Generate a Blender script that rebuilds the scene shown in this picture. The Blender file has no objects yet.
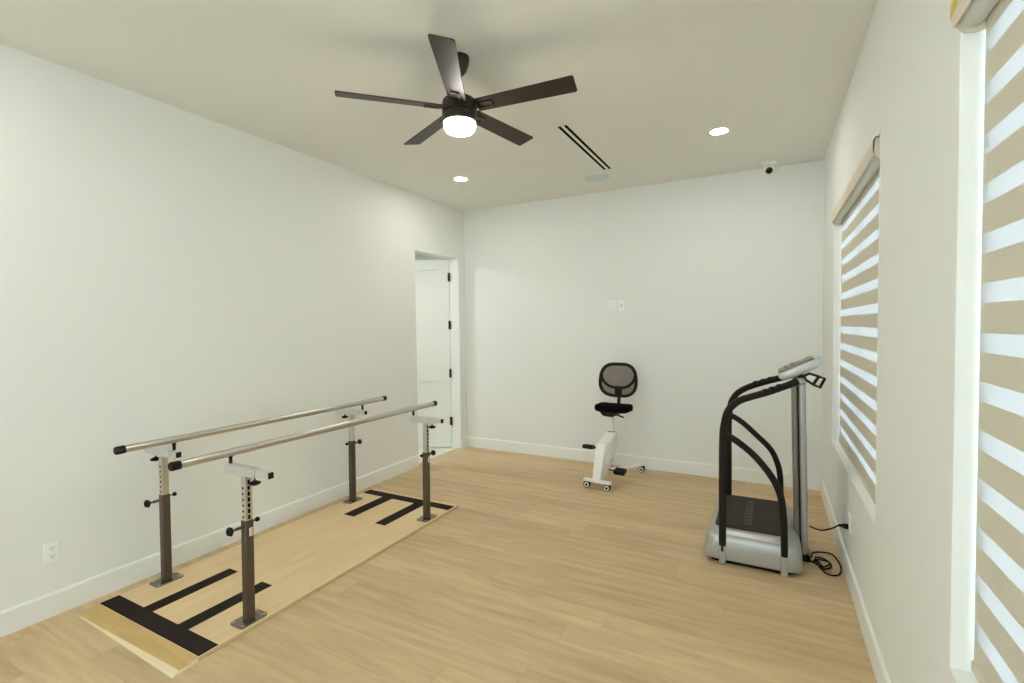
import bpy, bmesh, math, random
from mathutils import Vector, Matrix, Euler

# ------------------------------------------------------------------ scene, camera, light, exposure
S = bpy.context.scene
COL = S.collection
W, H = 3.926, 3.05            # room width (left wall x=0, right wall x=W), ceiling height; back wall y=0
YF = -6.9                     # wall behind the camera
random.seed(7)

cam_d = bpy.data.cameras.new('camera')
cam_d.sensor_width = 36.0
cam_d.lens = 484.19 / 1024 * 36.0
cam_d.clip_start = 0.02
cam = bpy.data.objects.new('camera', cam_d)
COL.objects.link(cam)
cam.matrix_world = Matrix((
    (0.882846, -0.004592, 0.469640, 3.49282),
    (0.469511, 0.034033, -0.882270, -5.28364),
    (-0.011932, 0.999410, 0.032202, 1.56961),
    (0, 0, 0, 1)))
S.camera = cam

world = bpy.data.worlds.new('daylight')
S.world = world
world.use_nodes = True
bg = world.node_tree.nodes['Background']
bg.inputs['Color'].default_value = (0.80, 0.92, 1.0, 1)
bg.inputs['Strength'].default_value = 4.0

FAN_GLOW, CAN_GLOW, HALL_GLOW = 30.0, 85.0, 48.0
LAMP_COLOR = (1.0, 0.965, 0.87)

S.view_settings.view_transform = 'Standard'
S.view_settings.look = 'None'
S.view_settings.exposure = 1.18
S.view_settings.gamma = 1.0
S.view_settings.use_curve_mapping = False
S.cycles.max_bounces = 10
S.cycles.diffuse_bounces = 8
S.cycles.sample_clamp_indirect = 8.0


# ------------------------------------------------------------------ materials
def srgb(r, g, b):
    f = lambda c: (c / 255 / 12.92) if c / 255 <= 0.04045 else ((c / 255 + 0.055) / 1.055) ** 2.4
    return (f(r), f(g), f(b), 1)


def mat(name, col, rough=0.5, metal=0.0, spec=0.5, noise=0.0, nscale=40.0, bump=0.0, bscale=200.0, coat=0.0):
    m = bpy.data.materials.new(name)
    m.use_nodes = True
    nt = m.node_tree
    b = nt.nodes['Principled BSDF']
    b.inputs['Base Color'].default_value = col
    b.inputs['Roughness'].default_value = rough
    b.inputs['Metallic'].default_value = metal
    b.inputs['Specular IOR Level'].default_value = spec
    b.inputs['Coat Weight'].default_value = coat
    tc = nt.nodes.new('ShaderNodeTexCoord')
    if noise > 0:
        n = nt.nodes.new('ShaderNodeTexNoise')
        n.inputs['Scale'].default_value = nscale
        n.inputs['Detail'].default_value = 4
        nt.links.new(tc.outputs['Object'], n.inputs['Vector'])
        mr = nt.nodes.new('ShaderNodeMapRange')
        mr.inputs['To Min'].default_value = 1 - noise
        mr.inputs['To Max'].default_value = 1 + noise
        nt.links.new(n.outputs['Fac'], mr.inputs['Value'])
        mx = nt.nodes.new('ShaderNodeVectorMath')
        mx.operation = 'SCALE'
        mx.inputs[0].default_value = col[:3]
        nt.links.new(mr.outputs['Result'], mx.inputs['Scale'])
        nt.links.new(mx.outputs['Vector'], b.inputs['Base Color'])
    if bump > 0:
        n2 = nt.nodes.new('ShaderNodeTexNoise')
        n2.inputs['Scale'].default_value = bscale
        n2.inputs['Detail'].default_value = 3
        nt.links.new(tc.outputs['Object'], n2.inputs['Vector'])
        bp = nt.nodes.new('ShaderNodeBump')
        bp.inputs['Strength'].default_value = bump
        bp.inputs['Distance'].default_value = 0.002
        nt.links.new(n2.outputs['Fac'], bp.inputs['Height'])
        nt.links.new(bp.outputs['Normal'], b.inputs['Normal'])
    return m


def emit(name, col, strength):
    m = bpy.data.materials.new(name)
    m.use_nodes = True
    nt = m.node_tree
    nt.nodes.remove(nt.nodes['Principled BSDF'])
    e = nt.nodes.new('ShaderNodeEmission')
    e.inputs['Color'].default_value = (*col, 1)
    e.inputs['Strength'].default_value = strength
    nt.links.new(e.outputs[0], nt.nodes['Material Output'].inputs['Surface'])
    return m


class NB:
    """small node-graph helper"""
    def __init__(s, m):
        s.nt = m.node_tree

    def n(s, typ, **kw):
        x = s.nt.nodes.new(typ)
        for k, v in kw.items():
            setattr(x, k, v)
        return x

    def math(s, op, a, b=None, c=None):
        x = s.n('ShaderNodeMath', operation=op)
        for i, v in enumerate((a, b, c)):
            if v is None:
                continue
            if isinstance(v, (int, float)):
                x.inputs[i].default_value = v
            else:
                s.nt.links.new(v, x.inputs[i])
        return x.outputs[0]

    def link(s, a, b):
        s.nt.links.new(a, b)


def oak_floor():
    m = bpy.data.materials.new('oak_planks')
    m.use_nodes = True
    g = NB(m)
    b = m.node_tree.nodes['Principled BSDF']
    tc = g.n('ShaderNodeTexCoord')
    sep = g.n('ShaderNodeSeparateXYZ')
    g.link(tc.outputs['Object'], sep.inputs[0])
    x, y = sep.outputs[0], sep.outputs[1]
    wy, L = 0.185, 2.1
    v = g.math('DIVIDE', g.math('ADD', y, 2.76 + wy * 40), wy)
    row = g.math('FLOOR', v)
    fv = g.math('FRACT', v)
    wn = g.n('ShaderNodeTexWhiteNoise', noise_dimensions='1D')
    g.link(row, wn.inputs['W'])
    u = g.math('ADD', g.math('DIVIDE', x, L), g.math('MULTIPLY', wn.outputs['Value'], 7.3))
    colm = g.math('FLOOR', u)
    fu = g.math('FRACT', u)
    cmb = g.n('ShaderNodeCombineXYZ')
    g.link(row, cmb.inputs[0])
    g.link(colm, cmb.inputs[1])
    wn2 = g.n('ShaderNodeTexWhiteNoise', noise_dimensions='2D')
    g.link(cmb.outputs[0], wn2.inputs['Vector'])
    rnd = wn2.outputs['Value']
    # grain coordinates: stretched along the plank, shifted per plank
    gx = g.math('ADD', g.math('MULTIPLY', x, 1.0), g.math('MULTIPLY', rnd, 37.0))
    gy = g.math('ADD', g.math('MULTIPLY', y, 9.0), g.math('MULTIPLY', rnd, 91.0))
    gc = g.n('ShaderNodeCombineXYZ')
    g.link(gx, gc.inputs[0])
    g.link(gy, gc.inputs[1])
    n1 = g.n('ShaderNodeTexNoise')
    n1.inputs['Scale'].default_value = 2.2
    n1.inputs['Detail'].default_value = 5
    n1.inputs['Distortion'].default_value = 0.35
    g.link(gc.outputs[0], n1.inputs['Vector'])
    gc2 = g.n('ShaderNodeCombineXYZ')
    g.link(g.math('MULTIPLY', gx, 4.0), gc2.inputs[0])
    g.link(g.math('MULTIPLY', gy, 12.0), gc2.inputs[1])
    n2 = g.n('ShaderNodeTexNoise')
    n2.inputs['Scale'].default_value = 2.0
    n2.inputs['Detail'].default_value = 4
    g.link(gc2.outputs[0], n2.inputs['Vector'])
    ramp = g.n('ShaderNodeValToRGB')
    ramp.color_ramp.elements[0].position = 0.28
    ramp.color_ramp.elements[0].color = FLOOR_DARK
    ramp.color_ramp.elements[1].position = 0.72
    ramp.color_ramp.elements[1].color = FLOOR_LIGHT
    g.link(n1.outputs['Fac'], ramp.inputs['Fac'])
    # plank tone, fine grain and the thin bevelled joints
    tone = g.math('ADD', 0.92, g.math('MULTIPLY', rnd, 0.16))
    fine = g.math('ADD', 0.96, g.math('MULTIPLY', n2.outputs['Fac'], 0.08))
    jv = g.math('MINIMUM', fv, g.math('SUBTRACT', 1.0, fv))
    ju = g.math('MINIMUM', fu, g.math('SUBTRACT', 1.0, fu))
    sv = g.math('LESS_THAN', jv, 0.007)
    su = g.math('LESS_THAN', ju, 0.0009)
    seam = g.math('SUBTRACT', 1.0, g.math('MULTIPLY', g.math('MAXIMUM', sv, su), 0.12))
    k = g.math('MULTIPLY', g.math('MULTIPLY', tone, fine), seam)
    mx = g.n('ShaderNodeVectorMath', operation='SCALE')
    g.link(ramp.outputs['Color'], mx.inputs[0])
    g.link(k, mx.inputs['Scale'])
    g.link(mx.outputs['Vector'], b.inputs['Base Color'])
    b.inputs['Roughness'].default_value = 0.48
    b.inputs['Specular IOR Level'].default_value = 0.35
    bp = g.n('ShaderNodeBump')
    bp.inputs['Strength'].default_value = 0.08
    bp.inputs['Distance'].default_value = 0.002
    g.link(n2.outputs['Fac'], bp.inputs['Height'])
    g.link(bp.outputs['Normal'], b.inputs['Normal'])
    return m


def plywood(name, dark, light, along='y', rough=0.5):
    m = bpy.data.materials.new(name)
    m.use_nodes = True
    g = NB(m)
    b = m.node_tree.nodes['Principled BSDF']
    tc = g.n('ShaderNodeTexCoord')
    mp = g.n('ShaderNodeMapping')
    mp.inputs['Scale'].default_value = (9, 1.1, 9) if along == 'y' else (1.1, 9, 9)
    g.link(tc.outputs['Object'], mp.inputs['Vector'])
    n1 = g.n('ShaderNodeTexNoise')
    n1.inputs['Scale'].default_value = 1.6
    n1.inputs['Detail'].default_value = 6
    n1.inputs['Distortion'].default_value = 0.8
    g.link(mp.outputs[0], n1.inputs['Vector'])
    r = g.n('ShaderNodeValToRGB')
    r.color_ramp.elements[0].position = 0.3
    r.color_ramp.elements[0].color = dark
    r.color_ramp.elements[1].position = 0.65
    r.color_ramp.elements[1].color = light
    g.link(n1.outputs['Fac'], r.inputs['Fac'])
    g.link(r.outputs['Color'], b.inputs['Base Color'])
    b.inputs['Roughness'].default_value = rough
    return m


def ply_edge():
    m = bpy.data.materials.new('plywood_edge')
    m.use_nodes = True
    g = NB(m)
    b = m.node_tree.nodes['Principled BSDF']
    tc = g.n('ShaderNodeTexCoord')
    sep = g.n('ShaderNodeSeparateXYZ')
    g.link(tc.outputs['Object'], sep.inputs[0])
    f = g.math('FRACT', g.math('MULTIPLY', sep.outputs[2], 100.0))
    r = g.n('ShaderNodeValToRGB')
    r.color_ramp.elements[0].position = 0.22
    r.color_ramp.elements[0].color = srgb(128, 98, 64)  # dark bands: ply layer line, and gap shadow painted along the bottom
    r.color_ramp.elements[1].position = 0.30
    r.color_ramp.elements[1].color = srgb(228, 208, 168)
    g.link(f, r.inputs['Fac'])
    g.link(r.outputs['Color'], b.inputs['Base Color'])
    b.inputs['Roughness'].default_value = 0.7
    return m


def fill_shade_fabric():  # shade of the added rear window, thin so more fill light passes
    m = bpy.data.materials.new('fill_shade_voile')
    m.use_nodes = True
    g = NB(m)
    nt = m.node_tree
    nt.nodes.remove(nt.nodes['Principled BSDF'])
    d = g.n('ShaderNodeBsdfDiffuse')
    d.inputs['Color'].default_value = (0.8, 0.8, 0.78, 1)
    t = g.n('ShaderNodeBsdfTranslucent')
    t.inputs['Color'].default_value = (0.97, 0.97, 0.95, 1)
    mx = g.n('ShaderNodeMixShader')
    mx.inputs[0].default_value = 0.8
    g.link(d.outputs[0], mx.inputs[1])
    g.link(t.outputs[0], mx.inputs[2])
    g.link(mx.outputs[0], nt.nodes['Material Output'].inputs['Surface'])
    return m


def zebra_fabric():
    """alternating opaque beige and sheer white bands of a day/night blind"""
    m = bpy.data.materials.new('zebra_fabric')
    m.use_nodes = True
    g = NB(m)
    nt = m.node_tree
    nt.nodes.remove(nt.nodes['Principled BSDF'])
    out = nt.nodes['Material Output']
    tc = g.n('ShaderNodeTexCoord')
    sep = g.n('ShaderNodeSeparateXYZ')
    g.link(tc.outputs['Object'], sep.inputs[0])
    f = g.math('FRACT', g.math('DIVIDE', g.math('ADD', sep.outputs[2], 0.1248 * 40 - 2.112), 0.1248))
    white = g.math('LESS_THAN', f, 0.395)
    # opaque beige weave
    nz = g.n('ShaderNodeTexNoise')
    mp = g.n('ShaderNodeMapping')
    mp.inputs['Scale'].default_value = (1, 30, 400)
    g.link(tc.outputs['Object'], mp.inputs['Vector'])
    g.link(mp.outputs[0], nz.inputs['Vector'])
    nz.inputs['Scale'].default_value = 1.0
    vm = g.n('ShaderNodeVectorMath', operation='SCALE')
    vm.inputs[0].default_value = BEIGE[:3]
    g.link(g.math('ADD', 0.93, g.math('MULTIPLY', nz.outputs['Fac'], 0.14)), vm.inputs['Scale'])
    d1 = g.n('ShaderNodeBsdfDiffuse')
    g.link(vm.outputs['Vector'], d1.inputs['Color'])
    t1 = g.n('ShaderNodeBsdfTranslucent')
    t1.inputs['Color'].default_value = BEIGE
    m1 = g.n('ShaderNodeMixShader')
    m1.inputs[0].default_value = 0.015
    g.link(d1.outputs[0], m1.inputs[1])
    g.link(t1.outputs[0], m1.inputs[2])
    # sheer white weave: part open, part translucent, part diffuse
    d2 = g.n('ShaderNodeBsdfDiffuse')
    d2.inputs['Color'].default_value = (0.85, 0.86, 0.87, 1)
    t2 = g.n('ShaderNodeBsdfTranslucent')
    t2.inputs['Color'].default_value = (0.265, 0.268, 0.282, 1)
    m2 = g.n('ShaderNodeMixShader')
    m2.inputs[0].default_value = 0.5
    g.link(d2.outputs[0], m2.inputs[1])
    g.link(t2.outputs[0], m2.inputs[2])
    m3 = g.n('ShaderNodeMixShader')
    g.link(white, m3.inputs[0])
    g.link(m1.outputs[0], m3.inputs[1])
    g.link(m2.outputs[0], m3.inputs[2])
    g.link(m3.outputs[0], out.inputs['Surface'])
    return m


def mesh_fabric():
    """see-through woven mesh of the chair back"""
    m = bpy.data.materials.new('mesh_fabric')
    m.use_nodes = True
    g = NB(m)
    b = m.node_tree.nodes['Principled BSDF']
    b.inputs['Base Color'].default_value = srgb(74, 56, 42)
    b.inputs['Roughness'].default_value = 0.8
    tc = g.n('ShaderNodeTexCoord')
    sep = g.n('ShaderNodeSeparateXYZ')
    g.link(tc.outputs['Object'], sep.inputs[0])
    fx = g.math('FRACT', g.math('MULTIPLY', sep.outputs[0], 220.0))
    fz = g.math('FRACT', g.math('MULTIPLY', sep.outputs[2], 220.0))
    hole = g.math('MULTIPLY', g.math('GREATER_THAN', fx, 0.42), g.math('GREATER_THAN', fz, 0.42))
    g.link(g.math('SUBTRACT', 1.0, hole), b.inputs['Alpha'])
    return m


def glass():
    m = bpy.data.materials.new('window_glass')
    m.use_nodes = True
    g = NB(m)
    nt = m.node_tree
    nt.nodes.remove(nt.nodes['Principled BSDF'])
    t = g.n('ShaderNodeBsdfTransparent')
    t.inputs['Color'].default_value = (0.95, 0.98, 0.97, 1)
    gl = g.n('ShaderNodeBsdfGlossy')
    gl.inputs['Roughness'].default_value = 0.02
    fr = g.n('ShaderNodeFresnel')
    fr.inputs['IOR'].default_value = 1.45
    mx = g.n('ShaderNodeMixShader')
    g.link(fr.outputs[0], mx.inputs[0])
    g.link(t.outputs[0], mx.inputs[1])
    g.link(gl.outputs[0], mx.inputs[2])
    g.link(mx.outputs[0], nt.nodes['Material Output'].inputs['Surface'])
    return m


FLOOR_DARK, FLOOR_LIGHT = srgb(193, 164, 127), srgb(217, 191, 151)
BEIGE = srgb(208, 202, 186)

M = dict(
    wall=mat('wall_paint', srgb(236, 238, 236), 0.75, spec=0.25, bump=0.05, bscale=260),
    ceiling=mat('ceiling_paint', srgb(231, 230, 224), 0.85, spec=0.2, bump=0.05, bscale=260),
    trim=mat('white_trim_paint', srgb(240, 242, 240), 0.4, noise=0.005),
    door=mat('white_door_paint', srgb(238, 240, 236), 0.4, noise=0.005),
    hallfloor=mat('pale_tile', srgb(226, 226, 216), 0.4, noise=0.02, nscale=6),
    floor=oak_floor(),
    ply=plywood('birch_plywood', srgb(226, 196, 150), srgb(234, 207, 163)),
    ply_ramp=plywood('ramp_plywood', srgb(202, 168, 104), srgb(218, 186, 124), 'x'),
    ply_cut=plywood('raw_cut_plywood', srgb(232, 214, 176), srgb(240, 226, 194), 'x'),
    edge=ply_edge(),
    tape=mat('black_grip_tape', srgb(44, 35, 32), 0.9, spec=0.2, noise=0.25, nscale=300, bump=0.4, bscale=900),
    steel=mat('stainless_rail', srgb(204, 203, 198), 0.28, 1.0, noise=0.02, nscale=20),
    zinc=mat('zinc_plated_tube', srgb(214, 214, 208), 0.34, 1.0, noise=0.06, nscale=60),
    silver=mat('silver_arm', srgb(218, 220, 220), 0.34, 0.8, noise=0.03, nscale=50),
    bronze=mat('bronze_post', srgb(94, 84, 77), 0.33, 0.55, noise=0.06, nscale=50),
    plate=mat('steel_base_plate', srgb(142, 136, 130), 0.26, 0.9, noise=0.12, nscale=60),
    bolt=mat('brass_bolt', srgb(190, 172, 130), 0.3, 0.9, noise=0.05),
    black=mat('black_plastic', srgb(17, 15, 14), 0.5, spec=0.3, noise=0.05),
    rubber=mat('black_rubber', srgb(14, 13, 12), 0.7, spec=0.25, noise=0.08),
    hole=mat('dark_hole', srgb(6, 5, 4), 0.95, spec=0.1, noise=0.05),
    label=mat('white_label', srgb(236, 236, 232), 0.5, noise=0.01),
    red=mat('red_print', srgb(196, 70, 60), 0.6, noise=0.05),
    yellow=mat('yellow_sticker', srgb(226, 190, 60), 0.5, noise=0.03),
    foam=mat('brown_black_foam', srgb(21, 16, 14), 0.6, spec=0.3, noise=0.06, nscale=120, bump=0.15, bscale=500),
    mat_top=mat('platform_mat', srgb(50, 42, 37), 0.65, spec=0.3, noise=0.08, nscale=90, bump=0.2, bscale=600),
    nub=mat('mat_nub', srgb(92, 84, 76), 0.5, noise=0.05),
    body=mat('silver_paint', srgb(176, 177, 176), 0.36, 0.5, noise=0.015, nscale=30, coat=0.2),
    body_dark=mat('grey_paint', srgb(126, 120, 112), 0.4, 0.5, noise=0.02),
    console=mat('console_silver', srgb(206, 210, 210), 0.35, 0.25, noise=0.01, coat=0.3),
    panel=mat('console_panel', srgb(128, 118, 106), 0.35, noise=0.05),
    white=mat('white_plastic', srgb(240, 241, 240), 0.32, noise=0.006, coat=0.2),
    white_metal=mat('white_powder_coat', srgb(238, 240, 240), 0.35, noise=0.006),
    fabric=mat('black_seat_fabric', srgb(14, 12, 12), 0.95, spec=0.1, noise=0.12, nscale=200, bump=0.3, bscale=500),
    mesh=mesh_fabric(),
    chrome=mat('chrome', srgb(215, 215, 215), 0.15, 1.0, noise=0.01),
    hub_grey=mat('grey_caster_hub', srgb(196, 196, 196), 0.4, noise=0.01),
    espresso=mat('espresso_blade', srgb(48, 36, 31), 0.46, spec=0.4, noise=0.14, nscale=18),
    fan_metal=mat('dark_bronze_metal', srgb(62, 54, 51), 0.4, 0.5, noise=0.03),
    lens=emit('fan_lens_glow', LAMP_COLOR, FAN_GLOW),
    can=emit('downlight_glow', LAMP_COLOR, CAN_GLOW),
    hallcan=emit('hall_light_glow', (0.97, 1.0, 0.96), HALL_GLOW),
    zebra=zebra_fabric(),
    sheer=fill_shade_fabric(),
    cassette=mat('beige_cassette', srgb(220, 210, 192), 0.45, noise=0.02),
    roll=mat('grey_roller', srgb(206, 206, 200), 0.4, 0.0, noise=0.03),
    rail=mat('blind_rail', srgb(206, 199, 182), 0.6, noise=0.02),
    recess=mat('white_recess_paint', srgb(248, 250, 249), 0.35, noise=0.004),
    glass=glass(),
    vinyl=mat('white_vinyl', srgb(240, 242, 242), 0.4, noise=0.005),
    cover=mat('outlet_cover', srgb(246, 248, 249), 0.35, noise=0.005),
    slot=mat('outlet_slot', srgb(110, 108, 102), 0.6, noise=0.02),
    grille=mat('speaker_grille', srgb(206, 213, 216), 0.7, noise=0.06, nscale=700),
    lens_black=mat('camera_lens', srgb(12, 9, 9), 0.12, noise=0.05),
)


# ------------------------------------------------------------------ mesh helpers
def add_box(bm, lo, hi, rot=None, piv=None):
    r = bmesh.ops.create_cube(bm, size=1)
    lo, hi = Vector(lo), Vector(hi)
    for v in r['verts']:
        v.co = Vector(((v.co.x + .5) * (hi.x - lo.x) + lo.x, (v.co.y + .5) * (hi.y - lo.y) + lo.y, (v.co.z + .5) * (hi.z - lo.z) + lo.z))
        if rot is not None:
            p = Vector(piv if piv is not None else (0, 0, 0))
            v.co = rot @ (v.co - p) + p
    return r['verts']


def smooth_path(pts, n=6):
    pts = [Vector(p) for p in pts]
    out = []
    for i in range(len(pts) - 1):
        p0 = pts[max(i - 1, 0)]
        p1, p2 = pts[i], pts[i + 1]
        p3 = pts[min(i + 2, len(pts) - 1)]
        for k in range(n):
            t = k / n
            out.append(0.5 * ((2 * p1) + (-p0 + p2) * t + (2 * p0 - 5 * p1 + 4 * p2 - p3) * t * t + (-p0 + 3 * p1 - 3 * p2 + p3) * t ** 3))
    out.append(pts[-1])
    return out


def add_tube(bm, path, r, seg=16, closed=False, cap=True, sect=None):
    """sweep a circle (or a 2D section) along a polyline with parallel transport"""
    path = [Vector(p) for p in path]
    n = len(path)
    rs = r if isinstance(r, (list, tuple)) else [r] * n
    if sect is None:
        sect = [(math.cos(2 * math.pi * k / seg), math.sin(2 * math.pi * k / seg)) for k in range(seg)]
    tans = []
    for i in range(n):
        if closed:
            t = path[(i + 1) % n] - path[i - 1]
        else:
            t = path[min(i + 1, n - 1)] - path[max(i - 1, 0)]
        tans.append(t.normalized())
    ref = Vector((0, 0, 1)) if abs(tans[0].z) < 0.9 else Vector((0, 1, 0))
    u = tans[0].cross(ref).normalized()
    rings = []
    for i in range(n):
        if i:
            ax = tans[i - 1].cross(tans[i])
            if ax.length > 1e-7:
                u = Matrix.Rotation(tans[i - 1].angle(tans[i]), 3, ax.normalized()) @ u
            u = (u - tans[i] * u.dot(tans[i])).normalized()
        v = tans[i].cross(u)
        rings.append([bm.verts.new(path[i] + (u * a + v * b) * rs[i]) for a, b in sect])
    m = len(sect)
    for i in range(n if closed else n - 1):
        a, b = rings[i], rings[(i + 1) % n]
        for k in range(m):
            bm.faces.new((a[k], a[(k + 1) % m], b[(k + 1) % m], b[k]))
    if cap and not closed:
        bm.faces.new(rings[0][::-1])
        bm.faces.new(rings[-1])
    return rings


def add_lathe(bm, prof, c=(0, 0, 0), axis='z', seg=32):
    """revolve (r, h) points about an axis through c"""
    c = Vector(c)
    if isinstance(axis, str):
        A = {'x': Vector((1, 0, 0)), 'y': Vector((0, 1, 0)), 'z': Vector((0, 0, 1))}[axis]
    else:
        A = Vector(axis).normalized()
    ref = Vector((1, 0, 0)) if abs(A.x) < 0.9 else Vector((0, 1, 0))
    u = (ref - A * ref.dot(A)).normalized()
    v = A.cross(u)
    rings = []
    for r, h in prof:
        if r < 1e-6:
            rings.append([bm.verts.new(c + A * h)])
        else:
            rings.append([bm.verts.new(c + A * h + (u * math.cos(2 * math.pi * k / seg) + v * math.sin(2 * math.pi * k / seg)) * r) for k in range(seg)])
    for a, b in zip(rings, rings[1:]):
        for k in range(seg):
            k2 = (k + 1) % seg
            if len(a) == 1 and len(b) == 1:
                continue
            if len(a) == 1:
                bm.faces.new((a[0], b[k2], b[k]))
            elif len(b) == 1:
                bm.faces.new((a[k], a[k2], b[0]))
            else:
                bm.faces.new((a[k], a[k2], b[k2], b[k]))
    if len(rings[0]) > 1:
        bm.faces.new(rings[0][::-1])
    if len(rings[-1]) > 1:
        bm.faces.new(rings[-1])


def add_prism(bm, poly, axis, a, b):
    """extrude a 2D polygon from a to b along axis (poly in the two other axes, in x,y,z order)"""
    def P(p, h):
        if axis == 'x':
            return Vector((h, p[0], p[1]))
        if axis == 'y':
            return Vector((p[0], h, p[1]))
        return Vector((p[0], p[1], h))
    A = [bm.verts.new(P(p, a)) for p in poly]
    B = [bm.verts.new(P(p, b)) for p in poly]
    n = len(poly)
    for k in range(n):
        bm.faces.new((A[k], A[(k + 1) % n], B[(k + 1) % n], B[k]))
    bm.faces.new(A[::-1])
    bm.faces.new(B)


def rrect(cx, cy, hx, hy, r, n=6):
    pts = []
    for sx, sy, a0 in ((1, 1, 0), (-1, 1, 90), (-1, -1, 180), (1, -1, 270)):
        for k in range(n + 1):
            a = math.radians(a0 + 90 * k / n)
            pts.append((cx + sx * (hx - r) + r * math.cos(a), cy + sy * (hy - r) + r * math.sin(a)))
    return pts


def add_loft(bm, rings, cap=True):
    R = [[bm.verts.new(p) for p in ring] for ring in rings]
    n = len(R[0])
    for a, b in zip(R, R[1:]):
        for k in range(n):
            bm.faces.new((a[k], a[(k + 1) % n], b[(k + 1) % n], b[k]))
    if cap:
        bm.faces.new(R[0][::-1])
        bm.faces.new(R[-1])


def obj(name, bm, mats, parent=None, bevel=0.0, smooth=True, seg=2, angle=35, loc=None):
    bmesh.ops.recalc_face_normals(bm, faces=bm.faces)
    me = bpy.data.meshes.new(name)
    if smooth:
        for f in bm.faces:
            f.smooth = True
    bm.to_mesh(me)
    bm.free()
    for m in (mats if isinstance(mats, (list, tuple)) else [mats]):
        me.materials.append(m)
    if smooth:
        me.set_sharp_from_angle(angle=math.radians(angle))
    o = bpy.data.objects.new(name, me)
    COL.objects.link(o)
    if parent is not None:
        o.parent = parent
    if bevel > 0:
        b = o.modifiers.new('bevel', 'BEVEL')
        b.width = bevel
        b.segments = seg
        b.limit_method = 'ANGLE'
        b.angle_limit = math.radians(40)
        b.harden_normals = False
    return o


def box_obj(name, lo, hi, m, parent=None, bevel=0.0, **k):
    bm = bmesh.new()
    add_box(bm, lo, hi)
    return obj(name, bm, m, parent, bevel, **k)


def empty(name, loc=(0, 0, 0), rotz=0.0):
    o = bpy.data.objects.new(name, None)
    o.empty_display_size = 0.1
    o.location = loc
    o.rotation_euler = (0, 0, rotz)
    COL.objects.link(o)
    return o


def tag(o, label=None, cat=None, group=None, kind=None):
    if label:
        o['label'] = label
    if cat:
        o['category'] = cat
    if group:
        o['group'] = group
    if kind:
        o['kind'] = kind
    return o


def thing(name, label, cat, loc=(0, 0, 0), rotz=0.0, group=None):
    return tag(empty(name, loc, rotz), label, cat, group)


def struct(o):
    o['kind'] = 'structure'
    return o


def copy_tree(o, parent=None):
    kids = list(o.children)
    c = o.copy()
    COL.objects.link(c)
    if parent is not None:
        c.parent = parent
    for ch in kids:
        copy_tree(ch, c)
    return c


# ------------------------------------------------------------------ the room
T = 0.14                                    # wall thickness
DY0, DY1, DZ = -1.012, -0.138, 2.44         # doorway in the left wall
WIN = [(-2.575, -0.82), (-5.31, -3.605)]      # window openings in the right wall (y range)
WZ0, WZ1 = 0.632, 2.42
RW = 0.16

struct(box_obj('floor', (-0.07, YF, -0.06), (W, 0, 0), M['floor'], smooth=False))
struct(box_obj('ceiling', (-T, YF - T, H), (W + RW, T, H + 0.1), M['ceiling'], smooth=False))
struct(box_obj('wall_back', (-T, 0, -0.06), (W + RW, T, H), M['wall'], smooth=False))
bm = bmesh.new()
FWX0, FWX1, FWZ0, FWZ1 = 1.35, 3.75, 0.12, 2.75          # opening for the added fill window, unseen behind the camera
add_box(bm, (-T, YF - T, -0.06), (FWX0, YF, H))
add_box(bm, (FWX1, YF - T, -0.06), (W + RW, YF, H))
add_box(bm, (FWX0, YF - T, -0.06), (FWX1, YF, FWZ0))
add_box(bm, (FWX0, YF - T, FWZ1), (FWX1, YF, H))
struct(obj('wall_front', bm, M['wall'], smooth=False))

bm = bmesh.new()
add_box(bm, (-T, YF, -0.06), (0, DY0, H))
add_box(bm, (-T, DY1, -0.06), (0, 0, H))
add_box(bm, (-T, DY0, DZ), (0, DY1, H))
struct(obj('wall_left', bm, M['wall'], smooth=False))

bm = bmesh.new()
ys = [YF, WIN[1][0], WIN[1][1], WIN[0][0], WIN[0][1], 0]
for i in range(5):
    if i in (1, 3):
        add_box(bm, (W, ys[i], -0.06), (W + RW, ys[i + 1], WZ0))
        add_box(bm, (W, ys[i], WZ1), (W + RW, ys[i + 1], H))
    else:
        add_box(bm, (W, ys[i], -0.06), (W + RW, ys[i + 1], H))
struct(obj('wall_right', bm, M['wall'], smooth=False))


def baseboard(name, lo, hi, normal):
    """flat board with an eased top edge"""
    t, h = 0.014, 0.132
    prof = [(0, 0), (t, 0), (t, h - 0.012), (t - 0.004, h - 0.003), (t - 0.009, h), (0, h)]
    bm = bmesh.new()
    if normal == '+x':
        add_prism(bm, [(x, z) for x, z in prof], 'y', lo, hi)
    elif normal == '-x':
        add_prism(bm, [(W - x, z) for x, z in prof], 'y', lo, hi)
    elif normal == '-y':
        add_prism(bm, [(-x, z) for x, z in prof], 'x', lo, hi)
    else:
        add_prism(bm, [(YF + x, z) for x, z in prof], 'x', lo, hi)
    return struct(obj(name, bm, M['trim'], smooth=False))


baseboard('baseboard_left', YF, DY0, '+x')
baseboard('baseboard_corner', DY1, 0, '+x')
baseboard('baseboard_right', YF, 0, '-x')
baseboard('baseboard_back', 0, W, '-y')
baseboard('baseboard_front', 0, W, '+y')

# doorway lining (drywall-return style jambs, no casing)
bm = bmesh.new()
add_box(bm, (-T, DY1 - 0.012, 0), (0.001, DY1, DZ))
add_box(bm, (-T, DY0, 0), (0.001, DY0 + 0.012, DZ))
add_box(bm, (-T, DY0, DZ - 0.012), (0.001, DY1, DZ))
struct(obj('trim_1', bm, M['wall'], smooth=False))

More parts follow.
